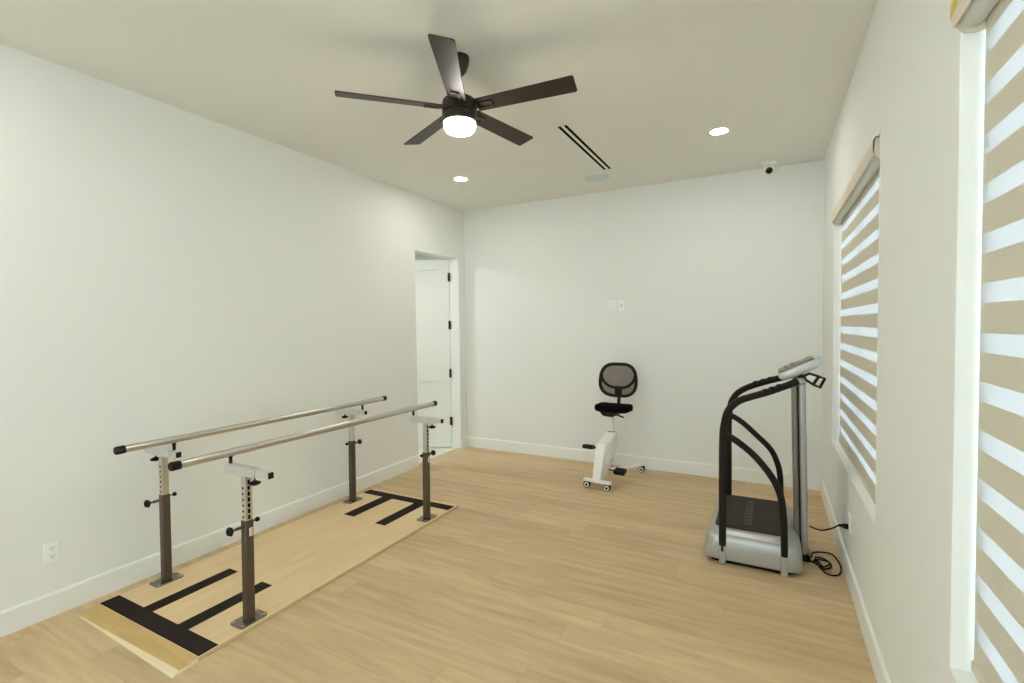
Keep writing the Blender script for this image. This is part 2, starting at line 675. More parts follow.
# hallway beyond the doorway
HX, HY0, HY1 = -2.3, -2.6, 1.3
struct(box_obj('floor_hall', (HX, HY0, -0.06), (-0.07, HY1, 0), M['hallfloor'], smooth=False))
struct(box_obj('ceiling_hall', (HX, HY0, 2.75), (-T, HY1, 2.85), M['ceiling'], smooth=False))
struct(box_obj('wall_hall_far', (HX - 0.1, HY0, -0.06), (HX, HY1, 2.85), M['wall'], smooth=False))
struct(box_obj('wall_hall_side', (HX - 0.1, HY1, -0.06), (-T, HY1 + 0.1, 2.85), M['wall'], smooth=False))
struct(box_obj('wall_hall_near', (HX - 0.1, HY0 - 0.1, -0.06), (-T, HY0, 2.85), M['wall'], smooth=False))
struct(box_obj('wall_hall_return', (-T, T, -0.06), (-T + 0.1, HY1, 2.85), M['wall'], smooth=False))

# the open door: hinged at the far jamb, swung into the hallway
DW, DT, DH = 0.845, 0.040, 2.412
door = struct(empty('door_1', (-T - 0.004, DY1 - 0.016, 0.014)))
door.rotation_euler = (0, 0, math.radians(-62))
# local frame: closed door runs along -y, its room-side face at x=0
bm = bmesh.new()
# stiles and rails around two recessed shaker panels
for lo, hi in (((-DT, -0.125, 0), (0, 0, DH)), ((-DT, -DW, 0), (0, -DW + 0.125, DH)),
               ((-DT, -DW + 0.125, DH - 0.13), (0, -0.125, DH)), ((-DT, -DW + 0.125, 0.86), (0, -0.125, 1.02)),
               ((-DT, -DW + 0.125, 0), (0, -0.125, 0.22))):
    add_box(bm, lo, hi)
obj('door_frame', bm, M['door'], door, smooth=False)
bm = bmesh.new()
add_box(bm, (-DT + 0.010, -DW + 0.125, 1.02), (-0.010, -0.125, DH - 0.13))
add_box(bm, (-DT + 0.010, -DW + 0.125, 0.22), (-0.010, -0.125, 0.86))
obj('door_panel', bm, M['door'], door, smooth=False)
for hz in (2.19, 1.575, 0.955, 0.335):
    bm = bmesh.new()
    add_lathe(bm, [(0.0075, -0.055), (0.0075, 0.055)], (0.006, 0.004, hz), 'z', 12)
    add_box(bm, (-0.004, 0.0, hz - 0.053), (0.022, 0.0145, hz + 0.053))
    add_box(bm, (0.0, -0.016, hz - 0.053), (0.002, 0.004, hz + 0.053))
    o = obj('hinge', bm, M['black'], door)
    o['label'] = 'black door hinge'
bm = bmesh.new()
add_lathe(bm, [(0.03, 0), (0.03, 0.006), (0.012, 0.010), (0.012, 0.04), (0.026, 0.05), (0.028, 0.065), (0.02, 0.075), (0, 0.077)], (0, -DW + 0.06, 0.96), 'x', 20)
o = obj('door_knob', bm, M['black'], door)

# ------------------------------------------------------------------ windows and zebra blinds
for wi, (y0, y1) in enumerate(WIN):
    # white painted lining of the recess: sill, jambs, head
    bm = bmesh.new()
    e = 0.006
    add_box(bm, (W - 0.001, y0, WZ0), (W + RW, y1, WZ0 + e))
    add_box(bm, (W - 0.001, y0, WZ1 - e), (W + RW, y1, WZ1))
    add_box(bm, (W - 0.001, y1 - e, WZ0), (W + RW, y1, WZ1))
    add_box(bm, (W - 0.001, y0, WZ0), (W + RW, y0 + e, WZ1))
    struct(obj('trim_%d' % (wi + 2), bm, M['recess'], smooth=False))
    win = struct(empty('window_%d' % (wi + 1), (W + 0.12, (y0 + y1) / 2, WZ0)))
    hw, hh = (y1 - y0) / 2 - e, WZ1 - WZ0
    bm = bmesh.new()
    f = 0.045
    add_box(bm, (-0.02, -hw, e), (0.03, -hw + f, hh - e))
    add_box(bm, (-0.02, hw - f, e), (0.03, hw, hh - e))
    add_box(bm, (-0.02, -hw + f, e), (0.03, hw - f, e + f))
    add_box(bm, (-0.02, -hw + f, hh - e - f), (0.03, hw - f, hh - e))
    add_box(bm, (-0.015, -0.025, e + f), (0.025, 0.025, hh - e - f))
    obj('window_frame', bm, M['vinyl'], win, bevel=0.003)
    bm = bmesh.new()
    add_box(bm, (0.004, -hw + f, e + f), (0.008, -0.025, hh - e - f))
    add_box(bm, (0.004, 0.025, e + f), (0.008, hw - f, hh - e - f))
    obj('window_pane', bm, M['glass'], win, smooth=False)


# added unseen window behind the camera; its sheer shade gives soft fill light
win = struct(empty('window_3', ((FWX0 + FWX1) / 2, YF - 0.10, FWZ0)))
hw, hh, f = (FWX1 - FWX0) / 2, FWZ1 - FWZ0, 0.05
bm = bmesh.new()
add_box(bm, (-hw, -0.03, 0), (-hw + f, 0.03, hh))
add_box(bm, (hw - f, -0.03, 0), (hw, 0.03, hh))
add_box(bm, (-hw + f, -0.03, 0), (hw - f, 0.03, f))
add_box(bm, (-hw + f, -0.03, hh - f), (hw - f, 0.03, hh))
add_box(bm, (-0.025, -0.025, f), (0.025, 0.025, hh - f))
obj('window_frame', bm, M['vinyl'], win, smooth=False)
box_obj('window_pane', (-hw + f, -0.003, f), (hw - f, 0.003, hh - f), M['glass'], win, smooth=False)
bm = bmesh.new()
bm.faces.new([bm.verts.new(p) for p in ((-hw + 0.005, 0.056, 0.01), (hw - 0.005, 0.056, 0.01), (hw - 0.005, 0.056, hh - 0.005), (-hw + 0.005, 0.056, hh - 0.005))])
obj('fill_shade', bm, M['sheer'], win, smooth=False)


def make_blind(y0, y1, label, sticker=False):
    c = (y0 + y1) / 2
    h = (y1 - y0) / 2 - 0.008
    b = thing('window_blind', label, 'blind', (W, c, 0), 0, 'zebra blinds on the right wall')
    hn = h - 0.030           # near end of the cassette
    # cassette fascia: rounded beige cover that stands a little proud of the wall
    prof = [(-0.018, 2.326), (-0.023, 2.350), (-0.022, 2.395), (-0.012, 2.411), (0.062, 2.411), (0.062, 2.404), (-0.008, 2.404), (-0.016, 2.392), (-0.017, 2.352), (-0.012, 2.328)]
    bm = bmesh.new()
    add_prism(bm, prof, 'y', -hn, h)
    obj('cassette', bm, M['cassette'], b)
    if sticker:
        bm = bmesh.new()
        add_prism(bm, [(h - 0.004, 2.352), (h - 0.004, 2.378), (h - 0.050, 2.386), (h - 0.050, 2.360)], 'x', -0.0243, -0.0222)
        st = obj('sticker', bm, M['yellow'], b, smooth=False)
        st['label'] = 'small yellow sticker'
    for s in (-1, 1):
        pr = [(-0.022, 2.352), (-0.012, 2.324), (0.006, 2.306), (0.026, 2.302), (0.046, 2.308), (0.060, 2.322), (0.062, 2.408), (-0.012, 2.409), (-0.022, 2.395)]
        bm = bmesh.new()
        a, d = sorted((s * (h if s > 0 else hn), s * ((h if s > 0 else hn) - 0.006)))
        add_prism(bm, pr, 'y', a, d)
        o = obj('end_cap', bm, M['cassette'], b)
    bm = bmesh.new()
    add_lathe(bm, [(0.033, -hn + 0.007), (0.033, h - 0.007)], (0.019, 0, 2.349), 'y', 28)
    o = obj('roller_tube', bm, M['roll'], b)
    o['label'] = 'grey roller under the cassette'
    fx = 0.045
    bm = bmesh.new()
    bm.faces.new([bm.verts.new(p) for p in ((fx, -h + 0.005, 0.672), (fx, h - 0.005, 0.672), (fx, h - 0.005, 2.335), (fx, -h + 0.005, 2.335))])
    o = obj('fabric', bm, M['zebra'], b, smooth=False)
    o['label'] = 'sheer white and opaque beige bands'
    bm = bmesh.new()
    add_prism(bm, rrect(fx + 0.002, 0.659, 0.006, 0.015, 0.004, 4), 'y', -h + 0.002, h - 0.002)
    obj('bottom_rail', bm, M['rail'], b)
    return b


make_blind(*WIN[0], 'zebra blind in the far window, above the wall outlet')
make_blind(*WIN[1], 'zebra blind in the near window, cut off by the right photo edge', True)


# ------------------------------------------------------------------ ceiling fittings
def make_can(x, y, label):
    t = thing('recessed_light', label, 'ceiling light', (x, y, H), 0, 'recessed ceiling lights')
    bm = bmesh.new()
    # trim ring, slightly proud of the ceiling
    prof = [(0.060, 0.0), (0.086, 0.0), (0.086, -0.002), (0.080, -0.005), (0.064, -0.005), (0.060, -0.003)]
    n = 40
    rings = [[bm.verts.new((r * math.cos(2 * math.pi * k / n), r * math.sin(2 * math.pi * k / n), z)) for k in range(n)] for r, z in prof]
    for i in range(len(rings)):
        a, b2 = rings[i], rings[(i + 1) % len(rings)]
        for k in range(n):
            bm.faces.new((a[k], a[(k + 1) % n], b2[(k + 1) % n], b2[k]))
    obj('trim_ring', bm, M['ceiling'], t)
    bm = bmesh.new()
    add_lathe(bm, [(0.0605, -0.0005), (0.0605, -0.003)], (0, 0, 0), 'z', 40)
    o = obj('diffuser', bm, M['can'], t)
    o['label'] = 'glowing round diffuser'
    return t


make_can(0.75, -1.18, 'lit recessed light in the ceiling near the doorway corner')
make_can(3.142, -1.19, 'lit recessed light in the ceiling beside the security camera')
make_can(0.75, -4.85, 'added recessed fill light near the left wall at the camera end, out of frame')  # unseen repeat of the far pair, added to brighten the camera end
make_can(3.142, -4.85, 'added recessed fill light over the camera position, out of frame')  # second unseen light, added for the same brightening
hl = thing('hall_ceiling_light', 'lit round ceiling light in the hallway behind the door, out of sight', 'ceiling light', (-1.2, -1.4, 2.75))
bm = bmesh.new()
add_lathe(bm, [(0.13, 0), (0.13, -0.02), (0.12, -0.035), (0, -0.04)], (0, 0, 0), 'z', 32)
obj('lens', bm, M['hallcan'], hl)

# slot diffuser
sd = thing('slot_diffuser', 'linear two-slot air diffuser flush in the ceiling', 'air vent', (2.125, -1.311, H))
bm = bmesh.new()
for x0, x1 in ((-0.048, -0.037), (-0.012, 0.012), (0.037, 0.048)):
    add_box(bm, (x0, -0.585, -0.0022), (x1, 0.585, 0))
for s in (-1, 1):
    add_box(bm, (-0.037, min(s * 0.574, s * 0.585), -0.0022), (0.037, max(s * 0.574, s * 0.585), 0))
obj('diffuser_frame', bm, M['ceiling'], sd, smooth=False)
for x0 in (-0.0368, 0.0122):
    o = box_obj('slot', (x0, -0.574, -0.0015), (x0 + 0.0246, 0.574, -0.0002), M['hole'], sd, smooth=False)
    o['label'] = 'black air slot'

# in-ceiling speaker
sp = thing('ceiling_speaker', 'round flush white speaker grille in the ceiling past the slots', 'speaker', (1.955, -0.53, H))
bm = bmesh.new()
add_lathe(bm, [(0.122, 0), (0.122, -0.004), (0.115, -0.006), (0, -0.006)], (0, 0, 0), 'z', 48)
obj('grille', bm, M['grille'], sp)
bm = bmesh.new()
add_tube(bm, [(0.127 * math.cos(a * math.pi / 24), 0.127 * math.sin(a * math.pi / 24), -0.002) for a in range(48)], 0.004, 8, closed=True)
obj('rim', bm, M['ceiling'], sp)

# concealed sprinkler cover
bm = bmesh.new()
add_lathe(bm, [(0.046, 0), (0.046, -0.003), (0.040, -0.005), (0.030, -0.005), (0.028, -0.008), (0, -0.009)], (0, 0, 0), 'z', 36)
o = obj('sprinkler_cover', bm, M['ceiling'])
o.location = (1.515, -1.192, H)
tag(o, 'small faint round cover disc in the ceiling, left of the slots', 'sprinkler')

# security camera
sc = thing('security_camera', 'white dome camera with black eye at the ceiling by the back wall', 'security camera', (3.484, -0.165, H))
bm = bmesh.new()
add_lathe(bm, [(0.060, 0), (0.060, -0.012), (0.054, -0.026), (0.044, -0.030)], (0, 0, 0), 'z', 32)
obj('mount', bm, M['white'], sc)
bm = bmesh.new()
n = 12
cz = -0.062
add_lathe(bm, [(0.050 * math.sin(math.pi * k / n), cz + 0.050 * math.cos(math.pi * k / n)) for k in range(n + 1)], (0, 0, 0), 'z', 32)
obj('housing', bm, M['white'], sc)
ax = Vector((-0.05, -0.86, -0.52)).normalized()
bm = bmesh.new()
add_lathe(bm, [(0.030, 0.032), (0.030, 0.042), (0.025, 0.050), (0.015, 0.055), (0, 0.057)], Vector((0, 0, cz)), ax, 28)
o = obj('camera_eye', bm, M['lens_black'], sc)
o['label'] = 'round black lens window'

# ceiling fan
FX, FY, FZ, FR = 1.974, -3.015, 2.772, 0.648
fan = thing('ceiling_fan', 'dark bronze five-blade ceiling fan with lit white lens', 'ceiling fan', (FX, FY, H))
bm = bmesh.new()
add_lathe(bm, [(0.058, 0), (0.058, -0.014), (0.055, -0.038), (0.044, -0.070), (0.028, -0.092), (0.020, -0.096)], (0, 0, 0), 'z', 36)
obj('canopy', bm, M['fan_metal'], fan)
bm = bmesh.new()
add_lathe(bm, [(0.013, -0.09), (0.013, -0.225)], (0, 0, 0), 'z', 20)
add_lathe(bm, [(0.022, -0.19), (0.024, -0.2), (0.024, -0.215)], (0, 0, 0), 'z', 20)
obj('downrod', bm, M['fan_metal'], fan)
bm = bmesh.new()
add_lathe(bm, [(0.030, -0.222), (0.074, -0.226), (0.090, -0.236), (0.095, -0.250), (0.095, -0.302), (0.090, -0.305)], (0, 0, 0), 'z', 40)
add_lathe(bm, [(0.088, -0.303), (0.088, -0.310)], (0, 0, 0), 'z', 40)
add_lathe(bm, [(0.090, -0.308), (0.096, -0.311), (0.096, -0.352), (0.092, -0.357)], (0, 0, 0), 'z', 40)
obj('motor_housing', bm, M['fan_metal'], fan)
bm = bmesh.new()
add_lathe(bm, [(0.086, -0.355), (0.087, -0.372), (0.083, -0.390), (0.072, -0.403), (0.048, -0.411), (0, -0.414)], (0, 0, 0), 'z', 40)
o = obj('light_lens', bm, M['lens'], fan)
o['label'] = 'glowing white lens'
for k in range(5):
    ang = math.radians(-62.64 - 72 * k)
    Rz = Matrix.Rotation(ang, 4, 'Z')
    pitch = Matrix.Rotation(math.radians(-13), 4, 'X')
    sag = Matrix.Rotation(math.radians((-1.0, 0.0, -0.6, -1.0, -2.6)[k]), 4, 'Y')
    Tm = Matrix.Translation((0, 0, FZ - H))
    # blade outline in its own plane: long tapered paddle with rounded tip corners
    out = []
    hw0, hw1, r0, r1, rc = 0.048, 0.059, 0.100, FR, 0.012
    out += [(r0, -hw0), (r1 - rc, -hw1)]
    out += [(r1 - rc + rc * math.sin(t), -hw1 + rc - rc * math.cos(t)) for t in (0.5, 1.0, 1.5)]
    out += [(r1 - rc + rc * math.sin(t), hw1 - rc + rc * math.cos(t)) for t in (1.5, 1.0, 0.5)]
    out += [(r1 - rc, hw1), (r0, hw0)]
    bm = bmesh.new()
    add_prism(bm, out, 'z', -0.003, 0.003)
    bmesh.ops.transform(bm, matrix=Tm @ Rz @ sag @ pitch, verts=bm.verts)
    bl = obj('blade', bm, M['espresso'], fan, smooth=False)
    # blade iron: an open loop plate screwed under the blade root, with an arm into the housing
    bm = bmesh.new()
    for lo, hi in (((0.070, -0.016, -0.010), (0.115, 0.016, -0.003)), ((0.110, -0.024, -0.010), (0.120, 0.024, -0.003)),
                   ((0.120, -0.024, -0.010), (0.185, -0.016, -0.003)), ((0.120, 0.016, -0.010), (0.185, 0.024, -0.003)),
                   ((0.185, -0.024, -0.010), (0.195, 0.024, -0.003))):
        add_box(bm, lo, hi)
    for px, py in ((0.115, 0.0), (0.190, -0.015), (0.190, 0.015)):
        add_lathe(bm, [(0.005, -0.010), (0.005, -0.012), (0.002, -0.0135)], (px, py, 0), 'z', 10)
    bmesh.ops.transform(bm, matrix=Tm @ Rz @ sag @ pitch, verts=bm.verts)
    obj('blade_iron', bm, M['fan_metal'], bl)


# ------------------------------------------------------------------ wall plates
def make_outlet(name, loc, rotz, label, cat='outlet', duplex=True, w=0.072, hh=0.117):
    """local: plate on the x-z plane facing -y"""
    t = thing(name, label, cat, loc, rotz)
    bm = bmesh.new()
    add_box(bm, (-w / 2, -0.006, -hh / 2), (w / 2, -0.0002, hh / 2))
    obj('cover_plate', bm, M['cover'], t, bevel=0.003)
    if duplex:
        for sz in (-0.0215, 0.0215):
            bm = bmesh.new()
            add_prism(bm, rrect(0, sz, 0.0165, 0.0145, 0.008, 5), 'y', -0.009, -0.005)
            r = obj('receptacle', bm, M['cover'], t)
            bm = bmesh.new()
            add_box(bm, (-0.0085, -0.0095, sz - 0.002), (-0.006, -0.0085, sz + 0.007))
            add_box(bm, (0.006, -0.0095, sz - 0.001), (0.0085, -0.0085, sz + 0.006))
            add_lathe(bm, [(0.0028, 0.0085), (0.0028, 0.0095)], (0, 0, sz - 0.008), (0, -1, 0), 10)
            obj('slots', bm, M['slot'], r)
    else:
        bm = bmesh.new()
        add_box(bm, (-0.017, -0.0085, -0.034), (0.017, -0.005, 0.034))
        j = obj('insert', bm, M['cover'], t, bevel=0.0015)
        bm = bmesh.new()
        add_box(bm, (-0.006, -0.0092, 0.005), (0.006, -0.0080, 0.016))
        add_box(bm, (-0.006, -0.0092, -0.016), (0.006, -0.0080, -0.005))
        obj('jack', bm, M['slot'], j)
    return t


make_outlet('wall_outlet', (1.952, 0, 1.781), 0, 'white duplex outlet high on the back wall')
make_outlet('data_plate', (2.052, 0, 1.779), 0, 'white data plate right of the high outlet on the back wall', 'wall plate', False, w=0.060)
make_outlet('wall_outlet', (0, -4.158, 0.353), math.radians(90), 'white duplex outlet low on the left wall')
make_outlet('wall_outlet', (W, -1.797, 0.358), math.radians(-90), 'white outlet with black plug below the far window')

# ------------------------------------------------------------------ parallel bars
PZ = 0.020
pb = thing('parallel_bars', 'walking parallel bars on birch platform beside the left wall', 'parallel bars')
plat = None
X0, X1, Y0, Y1 = 0.130, 1.112, -4.010, -1.842
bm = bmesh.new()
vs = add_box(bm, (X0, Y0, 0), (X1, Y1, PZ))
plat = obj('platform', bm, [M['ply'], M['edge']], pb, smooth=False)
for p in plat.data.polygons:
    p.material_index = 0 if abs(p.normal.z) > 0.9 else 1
# front ramp: a bevelled lip, with a paler skewed second cut widening to the right
bm = bmesh.new()
a0, a1 = bm.verts.new((X0, Y0, PZ)), bm.verts.new((X1, Y0, PZ))
m0, m1 = bm.verts.new((X0 + 0.021, -4.101, 0.004)), bm.verts.new((X1 + 0.002, -4.094, 0.0105))
f0, f1 = bm.verts.new((X0 + 0.022, -4.104, 0.002)), bm.verts.new((X1 + 0.012, -4.130, 0.002))
g0, g1 = bm.verts.new((X0 + 0.022, -4.104, 0)), bm.verts.new((X1 + 0.012, -4.130, 0))
b0, b1 = bm.verts.new((X0, Y0, 0)), bm.verts.new((X1, Y0, 0))
for f, mi in (((a0, a1, m1, m0), 0), ((m0, m1, f1, f0), 1), ((f0, f1, g1, g0), 1), ((g0, g1, b1, b0), 0), ((a0, m0, f0, g0, b0), 1), ((a1, b1, g1, f1, m1), 1), ((a0, b0, b1, a1), 0)):
    bm.faces.new(f).material_index = mi
ramp = obj('ramp', bm, [M['ply_ramp'], M['ply_cut']], plat, smooth=False)
ramp['label'] = 'yellower bevelled front lip with a pale cut'
tz0, tz1 = PZ + 0.0002, PZ + 0.0016
for lo, hi in (((0.136, -4.006), (1.108, -3.912)), ((0.410, -3.911), (0.500, -3.425)), ((0.752, -3.911), (0.846, -3.434)),
               ((0.122 + 0.010, -1.978), (1.100, -1.882)), ((0.372, -2.436), (0.486, -1.979)), ((0.738, -2.458), (0.842, -1.979))):
    o = box_obj('grip_tape', (lo[0], lo[1], tz0), (hi[0], hi[1], tz1), M['tape'], plat, smooth=False)
    o['label'] = 'black non-slip strip'

PW, IW = 0.0445, 0.036


def make_post(px, py, far, outer, name='post'):
    """far: the post stands at the far end (its big knob points away); outer: +1 right row, -1 left row"""
    s = 1 if far else -1
    k_lean = 0.008 if far else 0.016

    def lean(b):
        for v in b.verts:
            v.co.x += (v.co.z - PZ) * k_lean
        return b
    bm = bmesh.new()
    add_box(bm, (px - PW / 2, py - PW / 2, PZ + 0.008), (px + PW / 2, py + PW / 2, 0.562))
    post = obj(name, lean(bm), M['bronze'], pb, bevel=0.004)
    # base plate with clipped corners and four bolts
    bm = bmesh.new()
    c = 0.012
    hx, hy = 0.052, 0.077
    add_prism(bm, [(px - hx + c, py - hy), (px + hx - c, py - hy), (px + hx, py - hy + c), (px + hx, py + hy - c), (px + hx - c, py + hy), (px - hx + c, py + hy), (px - hx, py + hy - c), (px - hx, py - hy + c)], 'z', PZ + 0.0002, PZ + 0.008)
    obj('base_plate', bm, M['plate'], post, bevel=0.001)
    for sx in (-1, 1):
        for sy in (-1, 1):
            bm = bmesh.new()
            add_lathe(bm, [(0.010, PZ + 0.008), (0.010, PZ + 0.0105), (0.005, PZ + 0.013), (0, PZ + 0.0135)], (px + sx * 0.036, py + sy * 0.060, 0), 'z', 14)
            obj('bolt', bm, M['bolt'], post)
    # telescoping inner tube with pin holes on two faces
    bm = bmesh.new()
    add_box(bm, (px - IW / 2, py - IW / 2, 0.50), (px + IW / 2, py + IW / 2, 0.806))
    nf = len(bm.faces)
    for k in range(7):
        z = 0.580 + k * 0.031
        if not far and k < 6:
            add_lathe(bm, [(0.0066, IW / 2 - 0.002), (0.0066, IW / 2 + 0.0006)], (px - 0.004, py, z), (0, -1, 0), 12)
        if outer > 0:
            add_box(bm, (px + IW / 2 - 0.002, py - 0.0065, z - 0.011), (px + IW / 2 + 0.0006, py + 0.0065, z + 0.011))
    bm.faces.ensure_lookup_table()
    for f in bm.faces[nf:]:
        f.material_index = 1
    obj('inner_tube', lean(bm), [M['zinc'], M['hole']], post)
    # big plunger knob on one side, small lock knob on the other
    kz = 0.532
    bm = bmesh.new()
    add_lathe(bm, [(0.0085, PW / 2), (0.0085, PW / 2 + 0.040), (0.006, PW / 2 + 0.042), (0.006, PW / 2 + 0.062)], (px, py, kz), (0, s, 0), 16)
    obj('plunger', lean(bm), M['bronze'], post)
    bm = bmesh.new()
    d = PW / 2 + 0.060
    n = 24
    prof = [(0.010, d - 0.004), (0.015, d), (0.022, d + 0.006), (0.0225, d + 0.014), (0.018, d + 0.022), (0.008, d + 0.026), (0, d + 0.026)]
    add_lathe(bm, prof, (px, py, kz), (0, s, 0), n)
    for v in bm.verts:       # scalloped grip
        rel = Vector((v.co.x - px, 0, v.co.z - kz))
        if rel.length > 0.016:
            q = 1 + 0.10 * math.cos(6 * math.atan2(rel.z, rel.x))
            v.co.x, v.co.z = px + rel.x * q, kz + rel.z * q
    obj('height_knob', lean(bm), M['black'], post)
    bm = bmesh.new()
    add_lathe(bm, [(0.004, PW / 2), (0.004, PW / 2 + 0.024), (0.010, PW / 2 + 0.026), (0.013, PW / 2 + 0.032), (0.012, PW / 2 + 0.042), (0, PW / 2 + 0.045)], (px, py, kz + 0.012), (0, -s, 0), 16)
    obj('lock_knob', lean(bm), M['black'], post)
    # width-adjusting cross arm: fixed sleeve, sliding bar, capped end, clamp knob
    az0, az1, hw = 0.800, 0.846, 0.023
    if outer > 0:
        sl, bar, capx, pinx, clampx = (px - 0.135, px + 0.105), (px + 0.090, px + (0.166 if far else 0.210)), px + (0.166 if far else 0.210), 0.927, px + (0.072 if far else 0.088)
    else:
        sl, bar, capx, pinx, clampx = (px - 0.160, px + 0.100), (px + 0.095, px + 0.178), px + 0.178, 0.338, px - 0.070
    bm = bmesh.new()
    add_box(bm, (sl[0], py - hw, az0), (sl[1], py + hw, az1))
    obj('arm_sleeve', bm, M['silver'], post, bevel=0.003)
    bm = bmesh.new()
    add_box(bm, (bar[0], py - 0.0145, az0 + 0.009), (bar[1], py + 0.0145, az1 - 0.006))
    obj('sliding_bar', bm, M['silver'], post, bevel=0.002)
    bm = bmesh.new()
    add_box(bm, (capx, py - 0.0148, az0 + 0.0085), (capx + 0.006, py + 0.0148, az1 - 0.0055))
    obj('arm_cap', bm, M['black'], post, bevel=0.002)
    bm = bmesh.new()
    add_lathe(bm, [(0.004, 0.780), (0.004, az0), ], (clampx, py - 0.004, 0), 'z', 10)
    add_lathe(bm, [(0, 0.758), (0.016, 0.760), (0.029, 0.767), (0.030, 0.772), (0.012, 0.782), (0.006, 0.784)], (clampx, py - 0.004, 0), 'z', 20)
    obj('clamp_knob', bm, M['black'], post)
    bm = bmesh.new()
    add_lathe(bm, [(0.004, az1), (0.004, az1 + 0.004), (0.009, az1 + 0.004), (0.009, az1 + 0.034), (0.011, az1 + 0.034), (0.011, az1 + 0.043)], (pinx, py, 0), 'z', 14)
    obj('rail_pin', bm, M['black'], post)
    bm = bmesh.new()
    add_lathe(bm, [(0.0, az0 - 0.010), (0.008, az0 - 0.008), (0.008, az0)], (pinx, py, 0), 'z', 12)
    obj('pin_nut', bm, M['zinc'], post)
    if outer > 0:
        z0 = 0.478
        xf = px + PW / 2 + 0.48 * k_lean
        o = box_obj('warning_label', (xf - 0.001, py - 0.004, z0), (xf + 0.0010, py + 0.017, z0 + 0.044), M['label'], post, smooth=False)
        o['label'] = 'small white printed sticker'
        bm = bmesh.new()
        for k in range(5):
            add_box(bm, (xf + 0.0008, py + 0.004 + 0.001 * (k % 2), z0 + 0.006 + k * 0.0075), (xf + 0.0014, py + 0.015, z0 + 0.0095 + k * 0.0075))
        p = obj('print_lines', bm, M['red'], post, smooth=False)
        p['label'] = 'faint red print on the sticker'
    return post


make_post(0.203, -3.692, False, -1)
make_post(1.048, -3.713, False, 1)
make_post(0.195, -2.167, True, -1)
make_post(1.045, -2.192, True, 1)
for x, z, ya, yb in ((0.338, 0.912, -3.974, -1.892), (0.927, 0.905, -3.996, -1.907)):
    bm = bmesh.new()
    add_tube(bm, [(x, ya, z), (x, -3.5, z), (x, -2.9, z), (x, -2.3, z), (x, yb, z)], 0.0208, 28)
    r = obj('handrail', bm, M['steel'], pb)
    for y, s in ((ya, -1), (yb, 1)):
        bm = bmesh.new()
        add_lathe(bm, [(0.0208, -0.030), (0.0225, -0.028), (0.0225, 0.010), (0.019, 0.015), (0, 0.016)], (x, y, z), (0, s, 0), 24)
        obj('end_cap', bm, M['black'], r)

# ------------------------------------------------------------------ pedal exercise bike
bk = thing('exercise_bike', 'white pedal chair bike with black mesh back, before the back wall', 'exercise bike', (2.055, -0.66, 0), math.radians(-6))


bm = bmesh.new()
side = [(-0.205, 0.075), (-0.192, 0.135), (-0.150, 0.260), (-0.092, 0.396), (-0.078, 0.408), (0.000, 0.414), (0.020, 0.420), (0.052, 0.440), (0.100, 0.446), (0.135, 0.474), (0.205, 0.478), (0.222, 0.455), (0.226, 0.395), (0.215, 0.330), (0.170, 0.260), (0.090, 0.180), (0.005, 0.110), (-0.050, 0.075)]
rows = []
for fx, ins in ((-1.0, 0.010), (-0.93, 0.002), (-0.8, 0.0), (0.8, 0.0), (0.93, 0.002), (1.0, 0.010)):
    cy = sum(p[0] for p in side) / len(side)
    cz_ = sum(p[1] for p in side) / len(side)
    ring = []
    for y, z in side:
        hw = 0.041 + 0.011 * min(1, max(0, (z - 0.075) / 0.4))
        d = Vector((y - cy, z - cz_))
        q = 1 - ins / max(d.length, 1e-4)
        ring.append((fx * hw, cy + d.x * q, cz_ + d.y * q))
    rows.append(ring)
add_loft(bm, rows)
obj('housing', bm, M['white'], bk, angle=28)
# round crank covers and crank arms with pedals
ccy, ccz = -0.005, 0.245
for s in (-1, 1):
    bm = bmesh.new()
    add_lathe(bm, [(0.058, 0.044), (0.058, 0.056), (0.050, 0.062), (0.020, 0.064), (0.020, 0.070), (0, 0.071)], (0, ccy, ccz), (s, 0, 0), 28)
    obj('crank_cover', bm, M['white'], bk)
    up = s < 0
    ey, ez = (ccy + 0.065, ccz + 0.080) if up else (ccy - 0.095, ccz - 0.072)
    bm = bmesh.new()
    add_tube(bm, [(s * 0.076, ccy, ccz), (s * 0.082, (ccy + ey) / 2, (ccz + ez) / 2), (s * 0.088, ey, ez)], 0.009, 10)
    add_lathe(bm, [(0.014, 0.066), (0.014, 0.086)], (0, ccy, ccz), (s, 0, 0), 14)
    ck = obj('crank', bm, M['chrome'] if not up else M['white_metal'], bk)
    bm = bmesh.new()
    x0, x1 = sorted((s * 0.146, s * 0.252))
    rot = Matrix.Rotation(math.radians(-10 if up else 14), 3, 'X')
    vs = add_box(bm, (x0, ey - 0.040, ez - 0.017), (x1, ey + 0.040, ez + 0.017), rot, (0, ey, ez))
    for k in range(4):
        add_box(bm, (x0 + 0.006, ey - 0.036 + k * 0.021, ez - 0.0205), (x1 - 0.006, ey - 0.028 + k * 0.021, ez + 0.0205), rot, (0, ey, ez))
    xs = sorted((s * 0.085, s * 0.148))
    add_lathe(bm, [(0.007, xs[0]), (0.007, xs[1])], (0, ey, ez), 'x', 10)
    obj('pedal', bm, M['black'], ck, bevel=0.003)
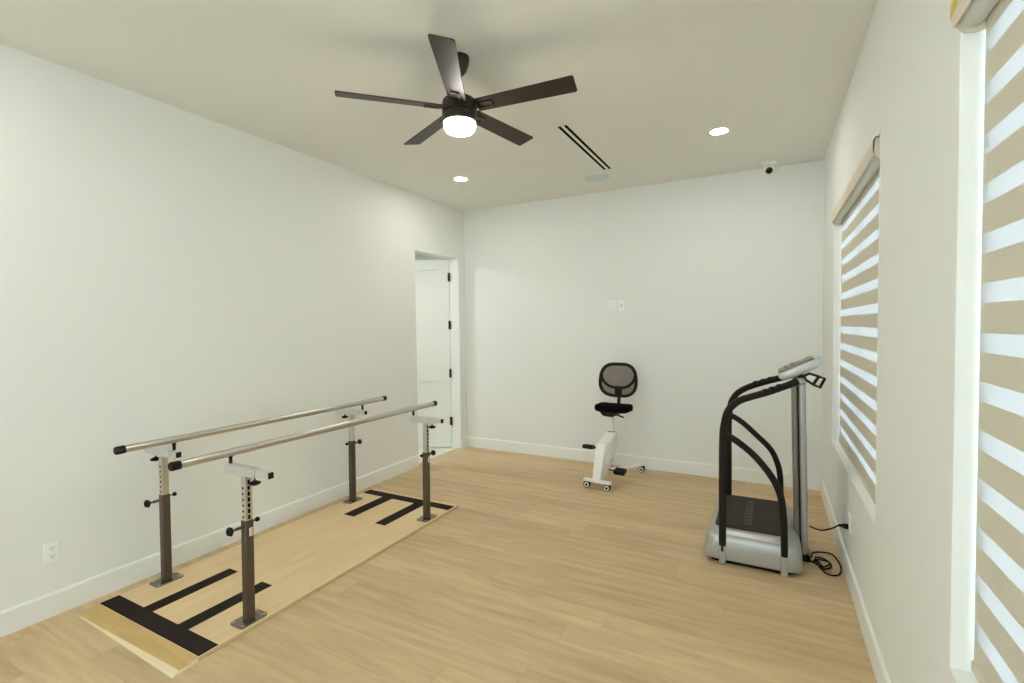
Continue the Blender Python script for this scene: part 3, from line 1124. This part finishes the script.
# base: front bar and two splayed rear legs
bm = bmesh.new()
add_box(bm, (-0.128, -0.228, 0.064), (0.152, -0.172, 0.088))
obj('front_bar', bm, M['white_metal'], bk, bevel=0.006)
for s in (-1, 1):
    bm = bmesh.new()
    p = [(s * 0.030, 0.02, 0.135), (s * 0.075, 0.20, 0.105), (s * 0.130, 0.38, 0.088), (s * 0.188, 0.56, 0.080)]
    add_tube(bm, smooth_path(p, 4), 1.0, sect=[(a * 1.0, b * 1.0) for a, b in rrect(0, 0, 0.022, 0.014, 0.006, 3)])
    obj('rear_leg', bm, M['white_metal'], bk)
for x, y in ((-0.100, -0.200), (0.106, -0.198), (-0.185, 0.543), (0.185, 0.543)):
    top = 0.066 if y < 0 else 0.070
    bm = bmesh.new()
    add_prism(bm, [(x - 0.014, 0.034), (x - 0.016, top), (x + 0.020, top), (x + 0.036, 0.058), (x + 0.038, 0.040), (x + 0.020, 0.030)], 'y', y - 0.006, y + 0.006)
    add_prism(bm, [(x - 0.006, 0.060), (x + 0.012, 0.066), (x + 0.030, 0.062), (x + 0.034, 0.056), (x + 0.0, 0.056)], 'y', y - 0.022, y + 0.022)
    cs = obj('caster', bm, M['black'], bk, bevel=0.002)
    for s in (-1, 1):
        bm = bmesh.new()
        add_lathe(bm, [(0.022, 0.006), (0.030, 0.008), (0.0315, 0.014), (0.030, 0.021), (0.022, 0.023)], (x, y, 0.0315), (0.25, s, 0), 24)
        obj('wheel', bm, M['rubber'], cs)
        bm = bmesh.new()
        add_lathe(bm, [(0.0235, 0.021), (0.0235, 0.0245), (0.016, 0.0258), (0.012, 0.0258)], (x, y, 0.0315), (0.25, s, 0), 24)
        obj('hub_ring', bm, M['white'], cs)
        bm = bmesh.new()
        add_lathe(bm, [(0.0125, 0.0250), (0.0125, 0.0275), (0, 0.028)], (x, y, 0.0315), (0.25, s, 0), 16)
        obj('hub_cap', bm, M['black'], cs)
# seat post
bm = bmesh.new()
add_lathe(bm, [(0.036, 0.470), (0.036, 0.492), (0.030, 0.498)], (0, 0.170, 0), 'z', 24)
obj('post_collar', bm, M['white'], bk)
bm = bmesh.new()
add_lathe(bm, [(0.038, 0.484), (0.038, 0.492)], (0, 0.170, 0), 'z', 24)
obj('collar_ring', bm, M['body_dark'], bk)
bm = bmesh.new()
add_lathe(bm, [(0.0235, 0.49), (0.0235, 0.645), (0.020, 0.672)], (0.003, 0.175, 0), 'z', 20)
obj('seat_post', bm, M['white_metal'], bk)
# under-seat mechanism with adjustment lever
bm = bmesh.new()
add_prism(bm, [(-0.095, 0.694), (-0.070, 0.664), (-0.050, 0.650), (0.040, 0.644), (0.080, 0.662), (0.095, 0.694)], 'y', 0.09, 0.28)
add_tube(bm, smooth_path([(0.06, 0.13, 0.668), (0.11, 0.11, 0.664), (0.165, 0.10, 0.652)], 4), [0.008] * 4 + [0.009] * 4 + [0.006], 8)
obj('seat_mechanism', bm, M['black'], bk, bevel=0.004)
# seat cushion: wide rounded pad, waterfall front
bm = bmesh.new()
rows = []
scx, scy = 0.014, 0.205
for z, k in ((0.690, 0.90), (0.697, 0.97), (0.710, 1.0), (0.730, 1.0), (0.743, 0.97), (0.750, 0.90), (0.752, 0.75)):
    rows.append([(scx + (x - scx) * k, scy + (y - scy) * k, z + (0.010 * (abs(x) / 0.19) ** 2 if z > 0.72 else 0) - (0.012 if y < 0.08 and z > 0.73 else 0)) for x, y in rrect(scx, scy, 0.180, 0.125, 0.070, 7)])
add_loft(bm, rows)
obj('seat', bm, M['fabric'], bk, angle=60)
# backrest
byc = 0.345


def back_pt(u, v, d=0.0):
    """u, v in frame plane -> local point; the back is slightly dished and leans away"""
    return (u, byc + d + 0.10 * (v - 0.99) - 0.45 * u * u + 0.03, v)


def superpts(n, hwf, zc, hh):
    out = []
    for k in range(n):
        a = 2 * math.pi * k / n
        c, s = math.cos(a), math.sin(a)
        e = 0.55
        u = math.copysign(abs(c) ** e, c)
        v = math.copysign(abs(s) ** e, s)
        z = zc + v * hh
        out.append((u * hwf(v), z))
    return out


zc, hh = 0.990, 0.165
hwf = lambda v: 0.196 - 0.012 * v - 0.020 * v * v + (0.0 if v > 0 else -0.022 * v * v)
outl = superpts(64, hwf, zc, hh)
bm = bmesh.new()
add_tube(bm, [back_pt(u, z) for u, z in outl], 1.0, closed=True, sect=rrect(0, 0, 0.016, 0.016, 0.008, 3))
bf = obj('back_frame', bm, M['black'], bk)
bm = bmesh.new()
n_r = 6
cv = bm.verts.new(back_pt(0, zc))
prev = None
for j in range(1, n_r + 1):
    ring = [bm.verts.new(back_pt(u * j / n_r, zc + (z - zc) * j / n_r)) for u, z in outl]
    for k in range(64):
        if prev is None:
            bm.faces.new((cv, ring[k], ring[(k + 1) % 64]))
        else:
            bm.faces.new((prev[k], ring[k], ring[(k + 1) % 64], prev[(k + 1) % 64]))
    prev = ring
me_o = obj('back_mesh', bm, M['mesh'], bf, angle=80)
me_o['label'] = 'see-through grey-brown mesh panel'
# lumbar arc behind the mesh, central bracket and stem down to the seat
bm = bmesh.new()
add_tube(bm, smooth_path([back_pt(-0.188, 1.045, -0.004), back_pt(-0.165, 0.982, -0.006), back_pt(-0.100, 0.925, -0.006), back_pt(0, 0.908, -0.006), back_pt(0.100, 0.925, -0.006), back_pt(0.165, 0.982, -0.006), back_pt(0.188, 1.045, -0.004)], 5), 1.0, sect=rrect(0, 0, 0.014, 0.010, 0.005, 3))
obj('lumbar_support', bm, M['black'], bf)
bm = bmesh.new()
add_prism(bm, [(-0.036, 0.925), (0.036, 0.925), (0.034, 0.826), (-0.034, 0.826)], 'y', byc + 0.006, byc + 0.045)
add_tube(bm, smooth_path([(0, byc + 0.045, 0.860), (0, byc + 0.042, 0.800), (0, byc + 0.030, 0.730), (0, byc - 0.010, 0.682), (0, byc - 0.10, 0.674)], 5), 1.0, sect=rrect(0, 0, 0.016, 0.010, 0.004, 3))
obj('back_stem', bm, M['black'], bk, bevel=0.003)

# ------------------------------------------------------------------ whole-body vibration machine
vm = thing('vibration_platform', 'silver whole-body vibration machine with black handrails by the window wall', 'exercise machine')
CX, CY = 3.395, -1.507
bm = bmesh.new()
rows = []
for z, hx, hy, r, dx in ((0.026, 0.272, 0.384, 0.062, 0), (0.034, 0.285, 0.396, 0.062, 0), (0.080, 0.286, 0.398, 0.062, 0), (0.120, 0.282, 0.397, 0.062, 0.002), (0.160, 0.272, 0.393, 0.062, 0.004),
                        (0.182, 0.260, 0.385, 0.062, 0.003), (0.194, 0.246, 0.370, 0.062, 0.0), (0.202, 0.230, 0.348, 0.08, -0.005), (0.210, 0.214, 0.338, 0.07, -0.010)):
    rows.append([(x, y, z) for x, y in rrect(CX + dx, CY, hx, hy, r, 8)])
add_loft(bm, rows)
obj('base', bm, M['body'], vm, angle=50)
bm = bmesh.new()
add_loft(bm, [[(x, y, z) for x, y in rrect(CX, CY, hx, hy, 0.07, 6)] for z, hx, hy in ((0.004, 0.255, 0.370), (0.030, 0.268, 0.381))])
for sx in (-1, 1):
    for sy in (-1, 1):
        add_lathe(bm, [(0.028, 0.0), (0.030, 0.004), (0.030, 0.02)], (CX + sx * 0.205, CY + sy * 0.32, 0), 'z', 18)
obj('underside', bm, M['rubber'], vm)
# standing mat with ribs
bm = bmesh.new()
rows = []
for z, k in ((0.198, 1.0), (0.220, 1.0), (0.2245, 0.985), (0.226, 0.96)):
    rows.append([(3.376 + (x - 3.376) * k, CY + 0.025 + (y - CY) * k, z) for x, y in rrect(3.376, CY, 0.203, 0.325, 0.045, 7)])
add_loft(bm, rows)
pm = obj('standing_mat', bm, M['mat_top'], vm, angle=50)
bm = bmesh.new()
for k in range(8):
    y = CY - 0.235 + k * 0.064
    add_tube(bm, smooth_path([(3.345, y - 0.006, 0.225), (3.370, y + 0.006, 0.227), (3.395, y - 0.006, 0.225)], 4), 0.006, 8)
    add_tube(bm, smooth_path([(3.345, y + 0.022, 0.225), (3.370, y + 0.034, 0.227), (3.395, y + 0.022, 0.225)], 4), 0.004, 8)
obj('massage_ribs', bm, M['nub'], pm)
bm = bmesh.new()
for x0, x1 in ((3.440, 3.545),):
    pts = [(x, y, 0.2255) for x, y in rrect((x0 + x1) / 2, CY + 0.02, (x1 - x0) / 2, 0.13, 0.012, 3)]
    add_tube(bm, pts, 0.003, 6, closed=True)
    pts = [(x, y, 0.2255) for x, y in rrect((x0 + x1) / 2, CY + 0.02, (x1 - x0) / 2 - 0.022, 0.08, 0.010, 3)]
    add_tube(bm, pts, 0.003, 6, closed=True)
obj('mat_outline', bm, M['mat_top'], pm)
o = box_obj('warning_sticker', (3.164, -1.46, 0.2005), (3.1725, -1.38, 0.220), M['yellow'], vm)
o['label'] = 'yellow sticker on the left edge'

# handrails: near and far, each a main tube and a brace
near_main = [(3.2276, -1.895, 0.09), (3.2266, -1.895, 0.4856), (3.2286, -1.895, 0.8272), (3.2408, -1.895, 0.9391), (3.255, -1.865, 0.997), (3.282, -1.84, 1.033), (3.323, -1.81, 1.065), (3.382, -1.78, 1.087), (3.485, -1.72, 1.118), (3.586, -1.66, 1.155), (3.655, -1.625, 1.183)]
near_brace = [(3.2286, -1.895, 0.8589), (3.286, -1.895, 0.8302), (3.3375, -1.895, 0.7955), (3.4187, -1.895, 0.7252), (3.5088, -1.895, 0.6103), (3.5574, -1.895, 0.4974), (3.5742, -1.895, 0.3588), (3.5792, -1.895, 0.1954), (3.5792, -1.895, 0.09)]


far_main = [(3.214, -1.160, 0.090), (3.214, -1.160, 0.475), (3.213, -1.160, 0.760), (3.223, -1.165, 0.912), (3.242, -1.178, 0.980), (3.280, -1.200, 1.036), (3.343, -1.240, 1.082), (3.426, -1.300, 1.124), (3.544, -1.360, 1.172), (3.640, -1.400, 1.205)]
far_brace = [(3.214, -1.160, 0.858), (3.304, -1.160, 0.807), (3.413, -1.160, 0.707), (3.497, -1.160, 0.622), (3.540, -1.160, 0.540), (3.565, -1.160, 0.440), (3.572, -1.160, 0.300), (3.574, -1.160, 0.182), (3.574, -1.160, 0.090)]
for mainp, brace in ((near_main, near_brace), (far_main, far_brace)):
    bm = bmesh.new()
    add_tube(bm, smooth_path(mainp, 6), 0.0225, 20)
    hr = obj('handrail', bm, M['foam'], vm)
    bm = bmesh.new()
    add_tube(bm, smooth_path(brace, 6), 0.0205, 18)
    obj('brace', bm, M['foam'], hr)
    # heart-rate grip ridges on the upper run
    a, b = Vector(mainp[-3]), Vector(mainp[-2])
    bm = bmesh.new()
    for t in (-0.25, 0.15, 0.55):
        p = a.lerp(b, t)
        q = a.lerp(b, t + 0.16)
        add_tube(bm, [p + Vector((0, 0, 0.006)), q + Vector((0, 0, 0.006))], 0.0215, 14)
    obj('grip_ridge', bm, M['rubber'], hr)
    for px, py in ((mainp[0][0], mainp[0][1]), (brace[-1][0], brace[-1][1])):
        bm = bmesh.new()
        so = -1 if py < CY else 1
        add_prism(bm, rrect(px, py, 0.021, 0.021, 0.009, 4), 'z', 0.006, 0.125)
        for z in (0.040, 0.085):
            add_lathe(bm, [(0.006, 0.020), (0.006, 0.0235), (0.003, 0.025)], (px, py, z), (0, so, 0), 10)
        obj('tube_socket', bm, M['body'], hr, bevel=0.003)

# column: two shells with a dark seam, leaning very slightly
Y0c, Y1c = -1.625, -1.405


def column(name, x0, x1, m, r):
    bm = bmesh.new()
    rows = []
    for z, dx in ((0.030, 0.024), (0.6, 0.012), (1.165, 0.0)):
        rows.append([(x + dx, y, z) for x, y in rrect((x0 + x1) / 2, (Y0c + Y1c) / 2, (x1 - x0) / 2, (Y1c - Y0c) / 2, r, 6)])
    add_loft(bm, rows)
    return obj(name, bm, m, vm, angle=40)


column('column_front', 3.624, 3.652, M['body_dark'], 0.010)
column('column_back', 3.660, 3.702, M['body'], 0.018)
bm = bmesh.new()
add_loft(bm, [[(x + dx, y, z) for x, y in rrect(3.656, (Y0c + Y1c) / 2, 0.012, 0.095, 0.004, 3)] for z, dx in ((0.030, 0.024), (1.160, 0.0))])
obj('column_seam', bm, M['rubber'], vm)
bm = bmesh.new()
add_prism(bm, [(3.600, 0.0), (3.735, 0.0), (3.735, 0.030), (3.715, 0.045), (3.620, 0.045)], 'y', -1.63, -1.40)
obj('column_foot', bm, M['rubber'], vm, bevel=0.004)
# rail joints at the column head
for y in (-1.612, -1.418):
    bm = bmesh.new()
    n = 10
    add_lathe(bm, [(0.031 * math.sin(math.pi * k / n), -0.040 * math.cos(math.pi * k / n)) for k in range(n + 1)], (3.672, y, 1.186), (1, 0, 0.35), 20)
    obj('rail_joint', bm, M['body'], vm)
# console: sloped silver slab with a dark control face
con = empty('console', (3.672, CY, 1.266), 0)
con.parent = vm
con.rotation_euler = (0, math.radians(-27), 0)
bm = bmesh.new()
rows = []
for z, kx, ky in ((-0.034, 0.80, 0.86), (-0.028, 0.90, 0.93), (-0.012, 0.985, 0.985), (0.004, 1.0, 1.0), (0.018, 0.985, 0.985), (0.024, 0.95, 0.965)):
    rows.append([(x * kx, y * ky, z) for x, y in rrect(0, 0, 0.138, 0.130, 0.050, 7)])
add_loft(bm, rows)
obj('console_shell', bm, M['console'], con, angle=50)
bm = bmesh.new()
add_loft(bm, [[(x * k - 0.014, y * k, z) for x, y in rrect(0, 0, 0.112, 0.112, 0.02, 5)] for z, k in ((0.0235, 1.0), (0.034, 1.0), (0.038, 0.97))])
fp = obj('control_face', bm, M['panel'], con)
bm = bmesh.new()
add_box(bm, (0.010, -0.08, 0.037), (0.060, 0.08, 0.0395))
obj('display', bm, M['lens_black'], con, bevel=0.002)
for i in range(4):
    for j in range(2):
        bm = bmesh.new()
        add_lathe(bm, [(0.011, 0.037), (0.011, 0.041), (0.008, 0.0425)], (-0.030 - j * 0.042, -0.075 + i * 0.05, 0), 'z', 14)
        obj('button', bm, M['body_dark'], con)
# neck and the black open holder behind the console
bm = bmesh.new()
add_tube(bm, smooth_path([(3.672, -1.56, 1.150), (3.672, -1.56, 1.190), (3.668, -1.555, 1.225)], 3), 0.022, 14)
add_tube(bm, smooth_path([(3.672, -1.45, 1.150), (3.672, -1.45, 1.190), (3.668, -1.455, 1.225)], 3), 0.022, 14)
obj('console_neck', bm, M['black'], vm)
bm = bmesh.new()
for y in (-1.645, -1.59):
    loop = [(3.690, y, 1.222), (3.722, y, 1.238), (3.770, y + 0.004, 1.222), (3.806, y, 1.208), (3.780, y, 1.150), (3.742, y, 1.168), (3.704, y, 1.196)]
    add_tube(bm, loop, 0.0065, 8, closed=True)
    add_tube(bm, [(3.744, y, 1.170), (3.772, y, 1.218)], 0.006, 8)
add_tube(bm, [(3.780, -1.645, 1.150), (3.780, -1.59, 1.150)], 0.006, 8)
add_tube(bm, [(3.804, -1.645, 1.209), (3.804, -1.59, 1.209)], 0.006, 8)
add_tube(bm, [(3.660, -1.62, 1.205), (3.700, -1.62, 1.222)], 0.013, 10)
obj('cable_hook', bm, M['black'], vm)

# power cord: from the machine foot, coiled on the floor, then up to the outlet below the window
pc = thing('power_cord', 'thin black power cord coiled on the floor beside the machine, plugged into the wall', 'power cord')
cr = 0.0048
pts = [(3.712, -1.6400, 0.060), (3.742, -1.648, 0.016), (3.770, -1.60, 0.006), (3.790, -1.70, 0.006), (3.845, -1.66, 0.010), (3.838, -1.585, 0.010), (3.775, -1.585, 0.012), (3.752, -1.640, 0.014), (3.800, -1.690, 0.016), (3.842, -1.620, 0.018), (3.800, -1.560, 0.018),
       (3.765, -1.585, 0.018), (3.790, -1.660, 0.016), (3.800, -1.740, 0.008), (3.836, -1.765, 0.006), (3.880, -1.735, 0.006), (3.900, -1.640, 0.006), (3.896, -1.540, 0.006), (3.868, -1.440, 0.006), (3.800, -1.440, 0.006), (3.756, -1.480, 0.006), (3.748, -1.530, 0.006), (3.7440, -1.560, 0.008)]
bm = bmesh.new()
add_tube(bm, smooth_path(pts, 6), cr, 8)
obj('cord', bm, M['rubber'], pc)
pts = [(3.7300, -1.613, 0.236), (3.765, -1.645, 0.236), (3.800, -1.690, 0.252), (3.845, -1.745, 0.296), (3.874, -1.780, 0.332), (3.889, -1.795, 0.3365)]
bm = bmesh.new()
add_tube(bm, smooth_path(pts, 6), cr, 8)
obj('cord', bm, M['rubber'], pc)
bm = bmesh.new()
add_lathe(bm, [(0.006, -0.050), (0.009, -0.035), (0.014, -0.022), (0.016, -0.004), (0.016, 0.0)], (W - 0.0102, -1.797, 0.3365), (1, 0, 0), 16)
o = obj('plug', bm, M['rubber'], pc)
